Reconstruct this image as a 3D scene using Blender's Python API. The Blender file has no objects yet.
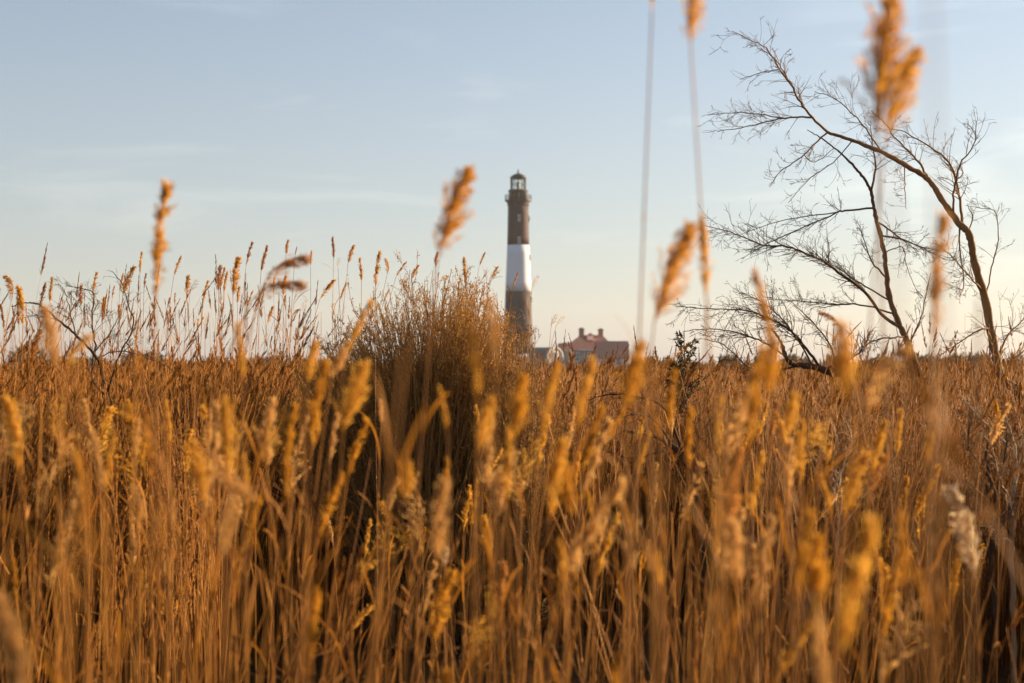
import bpy, math, random
import numpy as np
from mathutils import Vector, Matrix

R = math.radians
random.seed(11)
rng = np.random.default_rng(11)
scene = bpy.context.scene
COL = scene.collection
F = 1422.0          # focal length in pixels (50 mm on 36 mm, 1024 px)
HC = 2.2            # eye height: a boardwalk above the marsh
HX, HY = 512.0, 362.0
SUN_AZ = R(66)      # from the view direction towards the right
SUN_EL = R(16)


def at(px, py, d):
    return np.array([(px - HX) / F * d, d, HC - (py - HY) / F * d])


# ------------------------------------------------------------------ materials
def new_mat(name):
    m = bpy.data.materials.new(name)
    m.use_nodes = True
    nt = m.node_tree
    nt.nodes.clear()
    return m, nt, nt.nodes.new('ShaderNodeOutputMaterial')


def ramp(nt, stops):
    r = nt.nodes.new('ShaderNodeValToRGB')
    e = r.color_ramp.elements
    while len(e) < len(stops):
        e.new(0.5)
    for k, (p, c) in enumerate(stops):
        e[k].position = p
        e[k].color = (*c, 1)
    return r


def plant_mat(name, cols, transl=0.0, island=True, rough=0.7, noise=None, sat=(1, 1, 1)):
    """dry plant matter: colour differs per stem, leaf or spikelet and per plant; thin parts let light through"""
    m, nt, out = new_mat(name)
    n = nt.nodes
    geo = n.new('ShaderNodeNewGeometry')
    info = n.new('ShaderNodeObjectInfo')
    add = n.new('ShaderNodeMath'); add.operation = 'ADD'
    fr = n.new('ShaderNodeMath'); fr.operation = 'FRACT'
    nt.links.new(geo.outputs['Random Per Island'], add.inputs[0])
    nt.links.new(info.outputs['Random'], add.inputs[1])
    src = fr.outputs[0]
    nt.links.new(add.outputs[0], fr.inputs[0])
    if noise:
        tc = n.new('ShaderNodeTexCoord')
        nz = n.new('ShaderNodeTexNoise'); nz.inputs['Scale'].default_value = noise; nz.inputs['Detail'].default_value = 3
        nt.links.new(tc.outputs['Object'], nz.inputs['Vector'])
        mx = n.new('ShaderNodeMath'); mx.operation = 'MULTIPLY_ADD'
        mx.inputs[1].default_value = 0.45
        a2 = n.new('ShaderNodeMath'); a2.operation = 'MULTIPLY'; a2.inputs[1].default_value = 0.55
        nt.links.new(nz.outputs['Fac'], a2.inputs[0])
        nt.links.new(src, mx.inputs[0]); nt.links.new(a2.outputs[0], mx.inputs[2])
        src = mx.outputs[0]
    k = len(cols)
    rp = ramp(nt, [(i / max(1, k - 1), (c[0] * sat[0], c[1] * sat[1], c[2] * sat[2])) for i, c in enumerate(cols)])
    nt.links.new(src, rp.inputs[0])
    b = n.new('ShaderNodeBsdfPrincipled')
    b.inputs['Roughness'].default_value = rough
    b.inputs['Specular IOR Level'].default_value = 0.25
    nt.links.new(rp.outputs[0], b.inputs['Base Color'])
    sh = b.outputs[0]
    if transl > 0:
        t = n.new('ShaderNodeBsdfTranslucent')
        nt.links.new(rp.outputs[0], t.inputs['Color'])
        mix = n.new('ShaderNodeMixShader'); mix.inputs[0].default_value = transl
        nt.links.new(sh, mix.inputs[1]); nt.links.new(t.outputs[0], mix.inputs[2])
        sh = mix.outputs[0]
    nt.links.new(sh, out.inputs[0])
    return m


def solid_mat(name, c1, c2, scale=2.0, rough=0.7, bump=0.0, spec=0.3, stretch=(1, 1, 1)):
    m, nt, out = new_mat(name)
    n = nt.nodes
    tc = n.new('ShaderNodeTexCoord')
    mp = n.new('ShaderNodeMapping'); mp.inputs['Scale'].default_value = stretch
    nz = n.new('ShaderNodeTexNoise'); nz.inputs['Scale'].default_value = scale; nz.inputs['Detail'].default_value = 6
    nt.links.new(tc.outputs['Object'], mp.inputs[0]); nt.links.new(mp.outputs[0], nz.inputs['Vector'])
    rp = ramp(nt, [(0.3, c1), (0.7, c2)])
    nt.links.new(nz.outputs['Fac'], rp.inputs[0])
    b = n.new('ShaderNodeBsdfPrincipled')
    b.inputs['Roughness'].default_value = rough
    b.inputs['Specular IOR Level'].default_value = spec
    nt.links.new(rp.outputs[0], b.inputs['Base Color'])
    if bump:
        bp = n.new('ShaderNodeBump'); bp.inputs['Strength'].default_value = bump; bp.inputs['Distance'].default_value = 0.05
        nt.links.new(nz.outputs['Fac'], bp.inputs['Height']); nt.links.new(bp.outputs[0], b.inputs['Normal'])
    nt.links.new(b.outputs[0], out.inputs[0])
    return m


def glass_mat(name):
    m, nt, out = new_mat(name)
    n = nt.nodes
    g = n.new('ShaderNodeBsdfGlossy'); g.inputs['Roughness'].default_value = 0.03
    t = n.new('ShaderNodeBsdfTransparent'); t.inputs['Color'].default_value = (0.9, 0.92, 0.9, 1)
    fz = n.new('ShaderNodeFresnel'); fz.inputs['IOR'].default_value = 1.5
    mix = n.new('ShaderNodeMixShader')
    nt.links.new(fz.outputs[0], mix.inputs[0]); nt.links.new(t.outputs[0], mix.inputs[1]); nt.links.new(g.outputs[0], mix.inputs[2])
    nt.links.new(mix.outputs[0], out.inputs[0])
    return m


M = {}
M['stem'] = plant_mat('dry_stem', [(.28, .135, .03), (.44, .225, .058), (.16, .075, .02), (.36, .175, .04), (.54, .32, .12), (.30, .145, .033)], 0.0, noise=9, sat=(1.16, .94, .50))
M['leaf'] = plant_mat('dry_leaf', [(.30, .145, .028), (.38, .195, .045), (.32, .16, .032)], 0.4, noise=6, sat=(1.16, .94, .50))
PL = {'pale straw': [(.60, .36, .125), (.67, .42, .17), (.53, .30, .09)],
      'golden': [(.61, .335, .055), (.68, .395, .075), (.54, .28, .04)],
      'amber': [(.54, .265, .03), (.60, .315, .042), (.47, .215, .022)],
      'rusty brown': [(.36, .165, .042), (.46, .215, .06), (.30, .13, .032)],
      'cream white': [(.66, .50, .32), (.74, .60, .42), (.58, .42, .24)]}
for k, c in PL.items():
    M[k] = plant_mat('plume_' + k.replace(' ', '_'), c, 0.68, rough=0.85)
M['bed'] = plant_mat('reed_bed_straw', [(.15, .068, .012), (.31, .150, .034), (.085, .040, .012), (.22, .10, .02), (.44, .25, .085), (.27, .12, .025)], 0.2, sat=(1.16, .94, .50))
M['bark'] = plant_mat('grey_brown_bark', [(.15, .082, .032), (.25, .14, .055)], 0, noise=14, rough=.85)
M['bark_dark'] = plant_mat('dark_bark', [(.05, .03, .018), (.10, .058, .03)], 0, noise=14, rough=.85)
M['bark_pale'] = plant_mat('bleached_twig', [(.40, .26, .13), (.62, .46, .29)], 0, noise=10, rough=.8)
M['bush_twig'] = plant_mat('bush_twig', [(.21, .105, .03), (.35, .185, .05)], 0, noise=10, rough=.8)
M['bush_leaf'] = plant_mat('bush_leaf', [(.48, .24, .045), (.60, .33, .075), (.36, .17, .03), (.28, .125, .02)], 0.45, rough=.6)
M['cedar'] = plant_mat('cedar_spray', [(.16, .085, .02), (.26, .13, .03), (.11, .07, .02), (.34, .17, .04)], 0.3, rough=.7)
M['pine'] = plant_mat('dark_needles', [(.050, .045, .014), (.10, .07, .02), (.07, .055, .018)], 0.15)
M['scrub'] = plant_mat('far_scrub', [(.07, .055, .022), (.12, .085, .035), (.16, .10, .04)], 0.1)
M['brown_paint'] = solid_mat('faded_dark_brown_paint', (.044, .026, .030), (.068, .041, .042), 0.35, .75, .1, stretch=(1, 1, .25))
M['white_paint'] = solid_mat('white_paint', (.55, .60, .70), (.68, .71, .76), 0.35, .7, .1, stretch=(1, 1, .2))
M['iron'] = solid_mat('dark_iron', (.035, .028, .026), (.055, .045, .04), 1.5, .5)
M['roof_red'] = solid_mat('red_roof', (.30, .13, .095), (.39, .18, .135), 1.2, .8, .2, stretch=(1, 1, 6))
M['brick'] = solid_mat('chimney_brick', (.26, .13, .09), (.36, .19, .13), 3, .85, .2)
M['house_wall'] = solid_mat('yellowish_stone_wall', (.34, .31, .30), (.42, .38, .36), 1.0, .8, .1)
M['trim'] = solid_mat('white_trim', (.78, .76, .72), (.84, .82, .78), 1, .6)
M['glass'] = glass_mat('lantern_glass')
M['pane'] = solid_mat('dark_pane', (.08, .09, .11), (.12, .13, .15), 2, .08, 0, .6)
M['lens'] = solid_mat('lens_crystal', (.45, .47, .42), (.6, .6, .55), 3, .1, 0, .8)
M['grey_roof'] = solid_mat('grey_brown_roof', (.13, .10, .085), (.19, .15, .125), 1.2, .8)

# ------------------------------------------------------------------ mesh building
class Geo:
    def __init__(self):
        self.v, self.q, self.n = [], [], 0

    def add(self, v, q):
        v = np.asarray(v, dtype=np.float64).reshape(-1, 3)
        q = np.asarray(q, dtype=np.int64).reshape(-1, 4)
        self.v.append(v); self.q.append(q + self.n); self.n += len(v)

    def tube(self, P, r, k=5):
        P = np.asarray(P, float); n = len(P)
        r = np.broadcast_to(np.asarray(r, float), (n,))
        T = np.gradient(P, axis=0); T /= np.linalg.norm(T, axis=1, keepdims=True) + 1e-12
        ref = np.array([0.31, 0.95, 0.05]) if abs(T[:, 1]).mean() < 0.8 else np.array([0.95, 0.1, 0.3])
        A = np.cross(T, ref); A /= np.linalg.norm(A, axis=1, keepdims=True) + 1e-12
        B = np.cross(T, A)
        a = np.arange(k) * 2 * np.pi / k
        V = P[:, None] + r[:, None, None] * (np.cos(a)[None, :, None] * A[:, None] + np.sin(a)[None, :, None] * B[:, None])
        i = np.arange(n - 1)[:, None] * k; j = np.arange(k)[None]
        j2 = (j + 1) % k
        self.add(V, np.stack([i + j, i + j2, i + k + j2, i + k + j], -1))

    def ribbon(self, P, side, w):
        P = np.asarray(P, float); n = len(P); w = np.broadcast_to(np.asarray(w, float), (n,))
        side = np.broadcast_to(np.asarray(side, float), (n, 3))
        V = np.stack([P - side * w[:, None] / 2, P + side * w[:, None] / 2], 1)
        i = np.arange(n - 1) * 2
        self.add(V, np.stack([i, i + 1, i + 3, i + 2], -1))

    def diamonds(self, B, D, S):
        """lens shaped leaflets: base points B, long vectors D, half width vectors S, all (n,3)"""
        B, D, S = (np.asarray(x, float).reshape(-1, 3) for x in (B, D, S))
        V = np.stack([B, B + .45 * D + S, B + D, B + .45 * D - S], 1)
        i = np.arange(len(B))[:, None] * 4
        self.add(V, i + np.arange(4)[None])

    def mesh(self, name, mat, smooth=True):
        me = bpy.data.meshes.new(name)
        v = np.concatenate(self.v).astype(np.float32); q = np.concatenate(self.q).astype(np.int32)
        me.vertices.add(len(v)); me.vertices.foreach_set('co', v.ravel())
        me.loops.add(q.size); me.loops.foreach_set('vertex_index', q.ravel())
        me.polygons.add(len(q))
        me.polygons.foreach_set('loop_start', np.arange(len(q), dtype=np.int32) * 4)
        me.polygons.foreach_set('loop_total', np.full(len(q), 4, dtype=np.int32))
        if smooth:
            me.polygons.foreach_set('use_smooth', np.ones(len(q), dtype=bool))
        me.update(calc_edges=True); me.validate()
        me.materials.append(mat)
        return me


def link(name, me, parent=None, loc=None):
    o = bpy.data.objects.new(name, me)
    COL.objects.link(o)
    if parent is not None:
        o.parent = parent
    if loc is not None:
        o.location = loc
    return o


def tag(o, label, cat, group=None, kind=None):
    if label: o['label'] = label
    if cat: o['category'] = cat
    if group: o['group'] = group
    if kind: o['kind'] = kind
    return o


def thing(name, label, cat, loc, group=None, rz=0.0):
    o = bpy.data.objects.new(name, None)
    o.empty_display_size = 0.1
    COL.objects.link(o); o.location = loc; o.rotation_euler = (0, 0, rz)
    return tag(o, label, cat, group)


def poly(name, verts, faces, mat, parent=None, smooth=False):
    me = bpy.data.meshes.new(name)
    me.from_pydata([tuple(map(float, v)) for v in verts], [], faces)
    me.update(); me.materials.append(mat)
    if smooth:
        me.polygons.foreach_set('use_smooth', [True] * len(me.polygons))
    return link(name, me, parent)


class Solid:
    """boxes and prisms gathered into one mesh"""
    def __init__(self): self.v, self.f = [], []
    def put(self, v, f):
        n = len(self.v); self.v += [tuple(x) for x in v]; self.f += [tuple(i + n for i in g) for g in f]; return self
    def box(self, x0, x1, y0, y1, z0, z1):
        return self.put([(x0, y0, z0), (x1, y0, z0), (x1, y1, z0), (x0, y1, z0), (x0, y0, z1), (x1, y0, z1), (x1, y1, z1), (x0, y1, z1)],
                        [(3, 2, 1, 0), (4, 5, 6, 7), (0, 1, 5, 4), (1, 2, 6, 5), (2, 3, 7, 6), (3, 0, 4, 7)])
    def lathe(self, prof, k=32, cap=True):
        v = [(r * math.cos(2 * math.pi * j / k), r * math.sin(2 * math.pi * j / k), z) for r, z in prof for j in range(k)]
        f = [(i * k + j, i * k + (j + 1) % k, (i + 1) * k + (j + 1) % k, (i + 1) * k + j) for i in range(len(prof) - 1) for j in range(k)]
        if cap:
            f += [tuple(range(k - 1, -1, -1)), tuple((len(prof) - 1) * k + j for j in range(k))]
        return self.put(v, f)
    def obj(self, name, mat, parent, smooth=False):
        return poly(name, self.v, self.f, mat, parent, smooth)


def unit(v):
    v = np.asarray(v, float)
    return v / (np.linalg.norm(v) + 1e-12)


def resample(P, n):
    """smooth curve through the points (Catmull-Rom), n samples"""
    P = np.asarray(P, float)
    Q = np.vstack([2 * P[0] - P[1], P, 2 * P[-1] - P[-2]])
    t = np.linspace(0, len(P) - 1 - 1e-6, n); i = t.astype(int); u = (t - i)[:, None]
    a, b, c, d = Q[i], Q[i + 1], Q[i + 2], Q[i + 3]
    return .5 * (2 * b + (c - a) * u + (2 * a - 5 * b + 4 * c - d) * u ** 2 + (3 * b - a - 3 * c + d) * u ** 3)


# ------------------------------------------------------------------ reeds
def plume_geo(nb, spk, bend, spread, length, seed, onesided=0.5, fat=1.0, taper=.45):
    """a feathery seed head, stalk along +z with unit length, drooping to +x; returns Geo and the tip"""
    r = np.random.default_rng(seed)
    g = Geo()
    n = 16
    th = bend * np.linspace(0, 1, n) ** 1.4
    step = np.stack([np.sin(th), np.zeros(n), np.cos(th)], 1) / (n - 1)
    C = np.vstack([[0, 0, 0], np.cumsum(step[:-1], 0)])
    g.tube(C, np.linspace(.010, .003, n), 4)
    for i in range(nb):
        t = .02 + .93 * r.random() ** .9
        k = t * (n - 1); k0 = min(int(k), n - 2)
        p = C[k0] + (C[k0 + 1] - C[k0]) * (k - k0)
        tan = unit(C[k0 + 1] - C[k0])
        side = np.array([tan[2], 0, -tan[0]])
        az = r.normal(0, 1.1) if r.random() < onesided else r.uniform(-math.pi, math.pi)
        rad = side * math.cos(az) + np.array([0, 1, 0]) * math.sin(az)
        L = length * min(1, .5 + 2.4 * t) * (1 - t) ** taper * r.uniform(.65, 1.15) + .05
        a = spread * r.uniform(.35, 1.1)
        d = unit(tan * math.cos(a) + rad * math.sin(a))
        q = [p]
        for s in range(4):
            d = unit(d + .10 * rad * spread + .16 * side * bend + r.normal(0, .06, 3))
            q.append(q[-1] + d * L / 4)
        q = np.array(q)
        sd = unit(np.cross(d, r.normal(0, 1, 3)))
        g.ribbon(q, sd, np.linspace(.007, .003, 5))
        m = spk
        u = r.uniform(.12, 1, m) * 3.999; ui = u.astype(int)
        b = q[ui] + (q[ui + 1] - q[ui]) * (u - ui)[:, None]
        D = d[None] + r.normal(0, .38, (m, 3))
        D /= np.linalg.norm(D, axis=1, keepdims=True)
        ln = r.uniform(.045, .085, m)[:, None]
        S = np.cross(D, r.normal(0, 1, (m, 3))); S /= np.linalg.norm(S, axis=1, keepdims=True) + 1e-9
        g.diamonds(b, D * ln, S * r.uniform(.006, .012, m)[:, None] * fat)
    return g, C[-1]


PLUMES = {}
def plume_variants(style, n, **kw):
    for k in range(n):
        g, tip = plume_geo(seed=hash_seed(style, k), **kw)
        PLUMES.setdefault(style, []).append((g, tip, {}))
def hash_seed(s, k): return sum(ord(c) * (i + 1) for i, c in enumerate(s)) * 7 + k
plume_variants('slim', 4, nb=90, spk=7, bend=.25, spread=.26, length=.22, taper=.7)
plume_variants('full', 4, nb=110, spk=9, bend=.35, spread=.40, length=.30, taper=.65)
plume_variants('nod', 3, nb=76, spk=8, bend=1.25, spread=.48, length=.32, onesided=.7)
plume_variants('fluffy', 3, nb=90, spk=12, bend=.55, spread=.58, length=.38, fat=.9, onesided=.8, taper=.65)
plume_variants('wisp', 2, nb=26, spk=6, bend=.5, spread=.75, length=.40)

plume_variants('plush', 4, nb=100, spk=15, bend=.42, spread=.52, length=.40, fat=.85, onesided=.8, taper=.75)

def plume_mesh(style, k, colour):
    g, tip, cache = PLUMES[style][k % len(PLUMES[style])]
    if colour not in cache:
        cache[colour] = g.mesh('plume', M[colour])
    return cache[colour], tip

LEAF = []
for k in range(6):
    r = np.random.default_rng(900 + k)
    g = Geo(); n = 9
    a = r.uniform(.15, .45); th = a + np.linspace(0, 1, n) ** 1.5 * r.uniform(.3, 1.3)
    P = np.vstack([[0, 0, 0], np.cumsum(np.stack([np.sin(th), .06 * np.sin(np.linspace(0, 4, n)) , np.cos(th)], 1)[:-1] / (n - 1), 0)])
    tw = np.linspace(0, r.uniform(-2.2, 2.2), n)
    S = np.stack([-np.cos(th) * np.sin(tw), np.cos(tw), np.sin(th) * np.sin(tw)], 1)
    w = .034 * np.sin(np.pi * np.clip(np.linspace(.10, .995, n), 0, 1)) ** .7
    g.ribbon(P, S, w)
    LEAF.append(g.mesh('leaf', M['leaf']))

reeds = []     # records for labelling


def make_reed(tip, base, style, colour, nleaf=1, lean=None, thick=1.0, ground=0.0, var=None, plume=True, name='reed'):
    """tip and base of the seed head in the world; the stem runs from the base down to the marsh"""
    tip, base = np.asarray(tip, float), np.asarray(base, float)
    ch = tip - base; L = np.linalg.norm(ch); cd = ch / L
    k = random.randrange(12) if var is None else var
    if plume:
        me, tl = plume_mesh(style, k, colour)
        lz = unit(tl); lx = np.array([1, 0, 0]) - lz[0] * lz; lx = unit(lx); ly = np.cross(lz, lx)
        sgn = 1 if cd[0] >= 0 else -1
        side = np.array([sgn * .6, random.uniform(-.5, .5), -1.0 if abs(cd[2]) < .92 else -.2])
        side = unit(side - side.dot(cd) * cd); wy = np.cross(cd, side)
        Rm = np.stack([side, wy, cd], 1) @ np.stack([lx, ly, lz], 1).T
        t0 = Rm @ np.array([0, 0, 1.0])
    else:
        t0 = cd
    if lean is None:
        lean = np.clip(t0[0] * .45 + random.uniform(-.05, .05), -.28, .28)
    G = np.array([base[0] - lean * base[2] * .55, base[1] + random.uniform(-.12, .12), ground])
    H = base[2] - ground
    root = thing(name, None, None, G)
    s = np.linspace(0, 1, 13)[:, None]
    m0 = np.array([lean * .1, 0, 1]) * H; m1 = t0 * H * .55 + np.array([0, 0, .35 * H])
    P = (2 * s ** 3 - 3 * s ** 2 + 1) * G + (s ** 3 - 2 * s ** 2 + s) * m0 + (-2 * s ** 3 + 3 * s ** 2) * base + (s ** 3 - s ** 2) * m1
    P -= G
    thick *= 1.2 if base[1] > 4 else .95; rt = .0018 * thick
    rad = np.linspace(.0042 * thick, rt, 13)
    g = Geo(); g.tube(P, rad, 6)
    for j in range(2, 12, 2):      # nodes of the cane
        q = P[j]; tn = unit(P[j + 1] - P[j - 1]) * .012
        g.tube([q - tn, q - tn * .4, q + tn * .4, q + tn], [rad[j] * .9, rad[j] * 1.45, rad[j] * 1.45, rad[j] * .9], 6)
    link('stem', g.mesh('stem', M['stem']), root)
    if plume:
        po = link('plume', me, root)
        sc = L / np.linalg.norm(tl)
        po.matrix_local = Matrix.Translation(Vector(base - G)) @ Matrix(Rm.tolist()).to_4x4() @ Matrix.Diagonal((sc, sc, sc, 1))
    for j in range(nleaf):
        lo = link('leaf', random.choice(LEAF), root)
        f = random.uniform(.45, .93) if j else random.uniform(.7, .95)
        i = f * 12; i0 = int(i); p = P[i0] + (P[min(i0 + 1, 12)] - P[i0]) * (i - i0)
        lo.location = p
        lo.rotation_euler = (random.uniform(-.15, .15), random.uniform(-.2, .15), random.uniform(0, 6.28))
        ls = random.uniform(.16, .36) * (.7 if base[1] < 4 else 1)
        lo.scale = (ls, ls * random.uniform(.6, 1.1), ls)
    reeds.append(dict(o=root, tip=tip, base=base, style=style, colour=colour, plume=plume, name=name))
    return root


def reed_px(tx, ty, bx, by, d, style='slim', colour='golden', **kw):
    L = math.hypot(tx - bx, ty - by) / F * d
    dd = random.uniform(-.25, .25) * L
    return make_reed(at(tx, ty, d) + np.array([0, dd, 0]), at(bx, by, d), style, colour, **kw)


# sharp seed heads standing against the sky (tip x, y, foot x, y)
SKY = [(6,275,11,302,'nod'),(3,305,4,330),(19,300,19,327),(22,288,23,327),(43.5,283,39,312),(51.5,278,50,305),(40,330,30,367),(82,286,81,307,'full'),
 (95,272,93,297),(103,298,102.5,321),(114.5,286,112,300),(122,273.5,119.5,293.5),(133,267,123,295),(141,252,140,275),(146,273.5,144,290),(119.5,305,119.5,321),
 (133.6,312,128,326),(137,336,136,349),(153.5,329.5,153,341,'full'),(7,337,6,347),(180,256,173.6,277),(187,276,187,299.5),(196,279.5,190,294.5,'wisp'),(209,281,203,304.5),
 (219,266,218.5,292),(224,268,220,289.5),(228,272,223.5,294.5),(238,258,233,297),(252,242,246,266),(266,246,261,273),(288,240,286,255),(312,251,310.5,267),(297,247,295,256),
 (300.5,283,294,302,'wisp'),(273,307,267,324,'full'),(285,296,284,307,'full'),(239.5,287,237.5,304),(253,291,247,307),(222,304,221,322,'wisp'),(285.6,276,283,297),(274.5,277,273.7,294.5),
 (299,309,292,318,'nod'),(170,298,167.5,309),(175,293,175,307),(170,307,168.7,322),(199,319,197,330),(207,312,205,328,'wisp'),(332,237,333.6,260),(354,245.6,348,264),(360,258.6,361.5,283.5),
 (379,252,375.4,288),(386,258.6,387,275,'nod'),(406,262,396,277),(418,265,411,280,'full'),(333.6,280,320,299),(346.5,283.5,340,301),(389,289,383,303),(437,252,435.6,268),
 (464,257.6,465,286),(485,252,479,267),(497.6,267,491,280,'full'),(518,273,513,287),(537,276,532,289,'wisp'),(556,314,551,328,'wisp'),(563,316,556,326,'wisp'),(339,258,338,268,'wisp'),
 (62,300,60,318,'wisp'),(70,312,69,326),(155,296,154,310),(262,300,259,316,'wisp'),(246,318,243,332,'wisp'),(305,300,303,314,'wisp'),(13,318,12,334,'wisp'),(30,340,28,352,'wisp')]
for k, e in enumerate(SKY):
    st = e[4] if len(e) > 4 else ('slim' if k % 3 else 'full')
    L = math.hypot(e[0] - e[2], e[1] - e[3])
    d = min(16.5, max(10.0, 13.2 * 24 / max(L, 12) ** .95 * .92)) + random.uniform(-.6, .6)
    reed_px(*e[:4], d, st, random.choice(['rusty brown', 'amber', 'golden', 'amber']), nleaf=random.choice([1, 1, 2, 2]))

# large blurred seed heads close to the lens and the middle distance, one by one
NEAR = [(171,186,156,302,3.9,'slim','golden'),(466,170,437,264,3.5,'fluffy','amber'),(882,0,876,138,2.7,'full','amber'),(917,48,884,146,2.7,'fluffy','golden'),
 (694,-22,691,50,3.0,'full','golden'),(650,-52,652,12,3.2,'slim','golden'),(687,228,654,324,3.4,'full','amber'),(702,218,706,302,3.5,'slim','golden'),
 (42,308,58,372,3.3,'fluffy','pale straw'),(90,334,66,372,3.3,'nod','golden'),(309,258,262,288,5.2,'nod','rusty brown'),(304,284,252,300,5.2,'nod','rusty brown'),
 (758,272,773,352,3.0,'slim','amber'),(770,340,768,402,2.7,'full','amber'),(947,215,934,345,2.5,'slim','amber'),(838,322,846,402,2.6,'full','golden'),(820,312,842,330,7,'nod','rusty brown'),
 (908,348,868,412,3.2,'nod','pale straw'),(238,324,243,382,3.6,'slim','golden'),(371,302,346,358,4.0,'slim','golden'),(316,342,307,384,4.2,'full','golden'),
 (323,362,311,442,3.6,'slim','amber'),(348,342,331,380,4.2,'fluffy','pale straw'),(366,362,343,432,3.6,'full','golden'),(380,400,381,424,6.0,'full','pale straw'),
 (368,420,347,480,4.6,'slim','amber'),(337,415,330,464,5.0,'slim','pale straw'),(306,418,296,460,5.0,'slim','pale straw'),(271,400,267,472,4.6,'full','pale straw'),
 (254,428,266,466,4.6,'slim','pale straw'),(491,398,477,454,3.8,'full','golden'),(448,458,445,500,4.4,'slim','amber'),(510,452,495,522,4.6,'full','pale straw'),
 (397,480,387,514,5.2,'full','pale straw'),(409,462,408,502,3.4,'full','golden'),(477,480,475,512,5,'slim','golden'),(558,362,540,440,3.4,'slim','golden'),
 (593,360,576,434,3.4,'slim','golden'),(602,408,582,474,4.2,'slim','amber'),(641,342,627,416,3.0,'full','amber'),(623,408,607,442,4.0,'slim','amber'),
 (650,434,637,474,4.8,'slim','golden'),(691,409,688,472,4.2,'slim','amber'),(753,372,736,436,3.4,'slim','pale straw'),(763,348,749,452,2.8,'slim','amber'),
 (763,455,751,518,4.0,'slim','golden'),(794,393,787,444,4.0,'full','golden'),(884,423,872,474,4.6,'full','golden'),(856,470,844,518,4.0,'full','golden'),
 (822,476,832,518,4.4,'slim','golden'),(952,488,976,578,4.2,'full','cream white'),(91,434,102,500,3.8,'slim','pale straw'),(80,453,85,508,3.8,'slim','golden'),
 (116,434,106,494,4.0,'slim','golden'),(139,420,136,460,5.0,'full','pale straw'),(197,442,206,508,3.6,'full','golden'),(245,455,248,512,3.8,'slim','golden'),
 (255,498,210,470,3.4,'fluffy','pale straw'),(172,484,173,532,4.8,'slim','pale straw'),(228,500,222,560,3.0,'full','pale straw'),(38,482,42,520,4.0,'wisp','pale straw'),
 (560,540,566,600,3.2,'slim','golden'),(564,460,570,520,3.6,'full','amber'),(623,500,630,530,4.6,'slim','amber'),(587,488,592,520,4.8,'slim','golden'),
 (718,525,716,560,4.6,'full','pale straw'),(733,520,738,590,3.0,'full','pale straw'),(695,600,697,626,5.2,'slim','golden'),(820,540,816,620,2.8,'full','amber'),
 (900,515,904,590,2.8,'slim','amber'),(652,545,660,590,3.2,'full','golden'),(12,560,16,600,4.6,'slim','amber'),(142,570,140,595,5.5,'slim','golden'),
 (440,388,447,430,3.4,'slim','golden'),(522,376,515,440,3.2,'full','amber'),(676,372,668,432,3.6,'slim','amber'),(720,398,716,450,4.0,'slim','golden'),
 (805,420,799,470,4.2,'slim','golden'),(931,420,926,470,3.8,'slim','amber'),(490,300,495,366,2.4,'slim','pale straw'),(472,330,478,400,2.4,'slim','golden'),(15,400,22,450,5.4,'slim','golden'),(447,547,444,567,5.0,'fluffy','cream white'),
 (60,395,57,440,5.6,'wisp','golden'),(168,402,170,446,5.6,'slim','golden'),(212,410,209,450,5.2,'slim','pale straw')]
for e in NEAR:
    reed_px(*e[:5], 'plush' if e[4] < 4.3 and e[4] != 3.9 and e[5] in ('full', 'fluffy') and e[6] != 'cream white' else e[5], e[6], nleaf=random.choice([0, 1, 1, 2]) if e[4] > 3.1 else 0, thick=1.0)

# the rest of the reeds one can tell apart, in front of the bed
n_traced = len(reeds)
tries = 0
def pick_d():
    u = random.random()
    return random.uniform(1.9, 3.2) if u < .04 else random.uniform(3.2, 5.5) if u < .45 else random.uniform(5.5, 9.0)
while len(reeds) < 300:
    d = pick_d()
    px = random.uniform(-40, 1064)
    ylo = 400 if d > 3.2 else 500
    if 320 < px < 480 and d > 3 and random.random() < .85: ylo = 480
    py = ylo + (random.random() ** 1.8) * (300 if d < 4 else 200)
    L = random.uniform(.16, .26) * F / d
    sl = random.gauss(.14, .22)
    st = random.choices(['slim', 'full', 'nod', 'fluffy', 'wisp'], [7, 1.6, 1, .3, 3])[0]
    c = random.choices(['golden', 'amber', 'rusty brown', 'pale straw'], [5, 3, 1, 4])[0]
    reed_px(px + sl * L, py, px, py + L * .95, d, st, c, nleaf=0 if d < 3 else random.choice([0, 1, 1]) if d < 4.5 else random.choice([1, 2, 3]))

# canes that have lost their seed heads, many of them close and blurred
STALK = [(408,345,376,560,2.5),(399,352,372,560,2.6),(42,395,32,560,5.0),(78,360,92,600,2.4),(152,385,175,600,2.6),(163,395,182,560,2.7),(138,320,128,520,3.4),
 (300,380,308,560,3.0),(654,360,658,620,2.6),(660,380,664,620,3.4),(648,370,652,600,2.9),(932,345,934,640,2.0),(943,360,938,640,2.1),(924,380,928,640,2.2),
 (858,380,836,560,2.6),(720,380,708,600,2.3),(726,400,716,620,2.6),(980,300,966,560,1.8),
 (930,-60,952,420,0.95),(885,-80,905,360,0.9),(75,480,66,683,1.7),(92,470,84,683,2.1),(105,500,118,683,2.0),(60,520,72,683,2.4)]
for k, (tx, ty, bx, by, d) in enumerate(STALK):
    p0, p1 = at(tx, ty, d), at(bx, by, d)
    make_reed(p0 + (p0 - p1) * .02, p0, 'slim', 'golden', nleaf=random.choice([1, 2, 3]) if d > 1.9 else 0, thick=1.15 if d > 1.2 else .55, plume=False, lean=(p0[0] - p1[0]) / (p0[2] - p1[2]) * 1.2, name='reed_cane')
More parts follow.
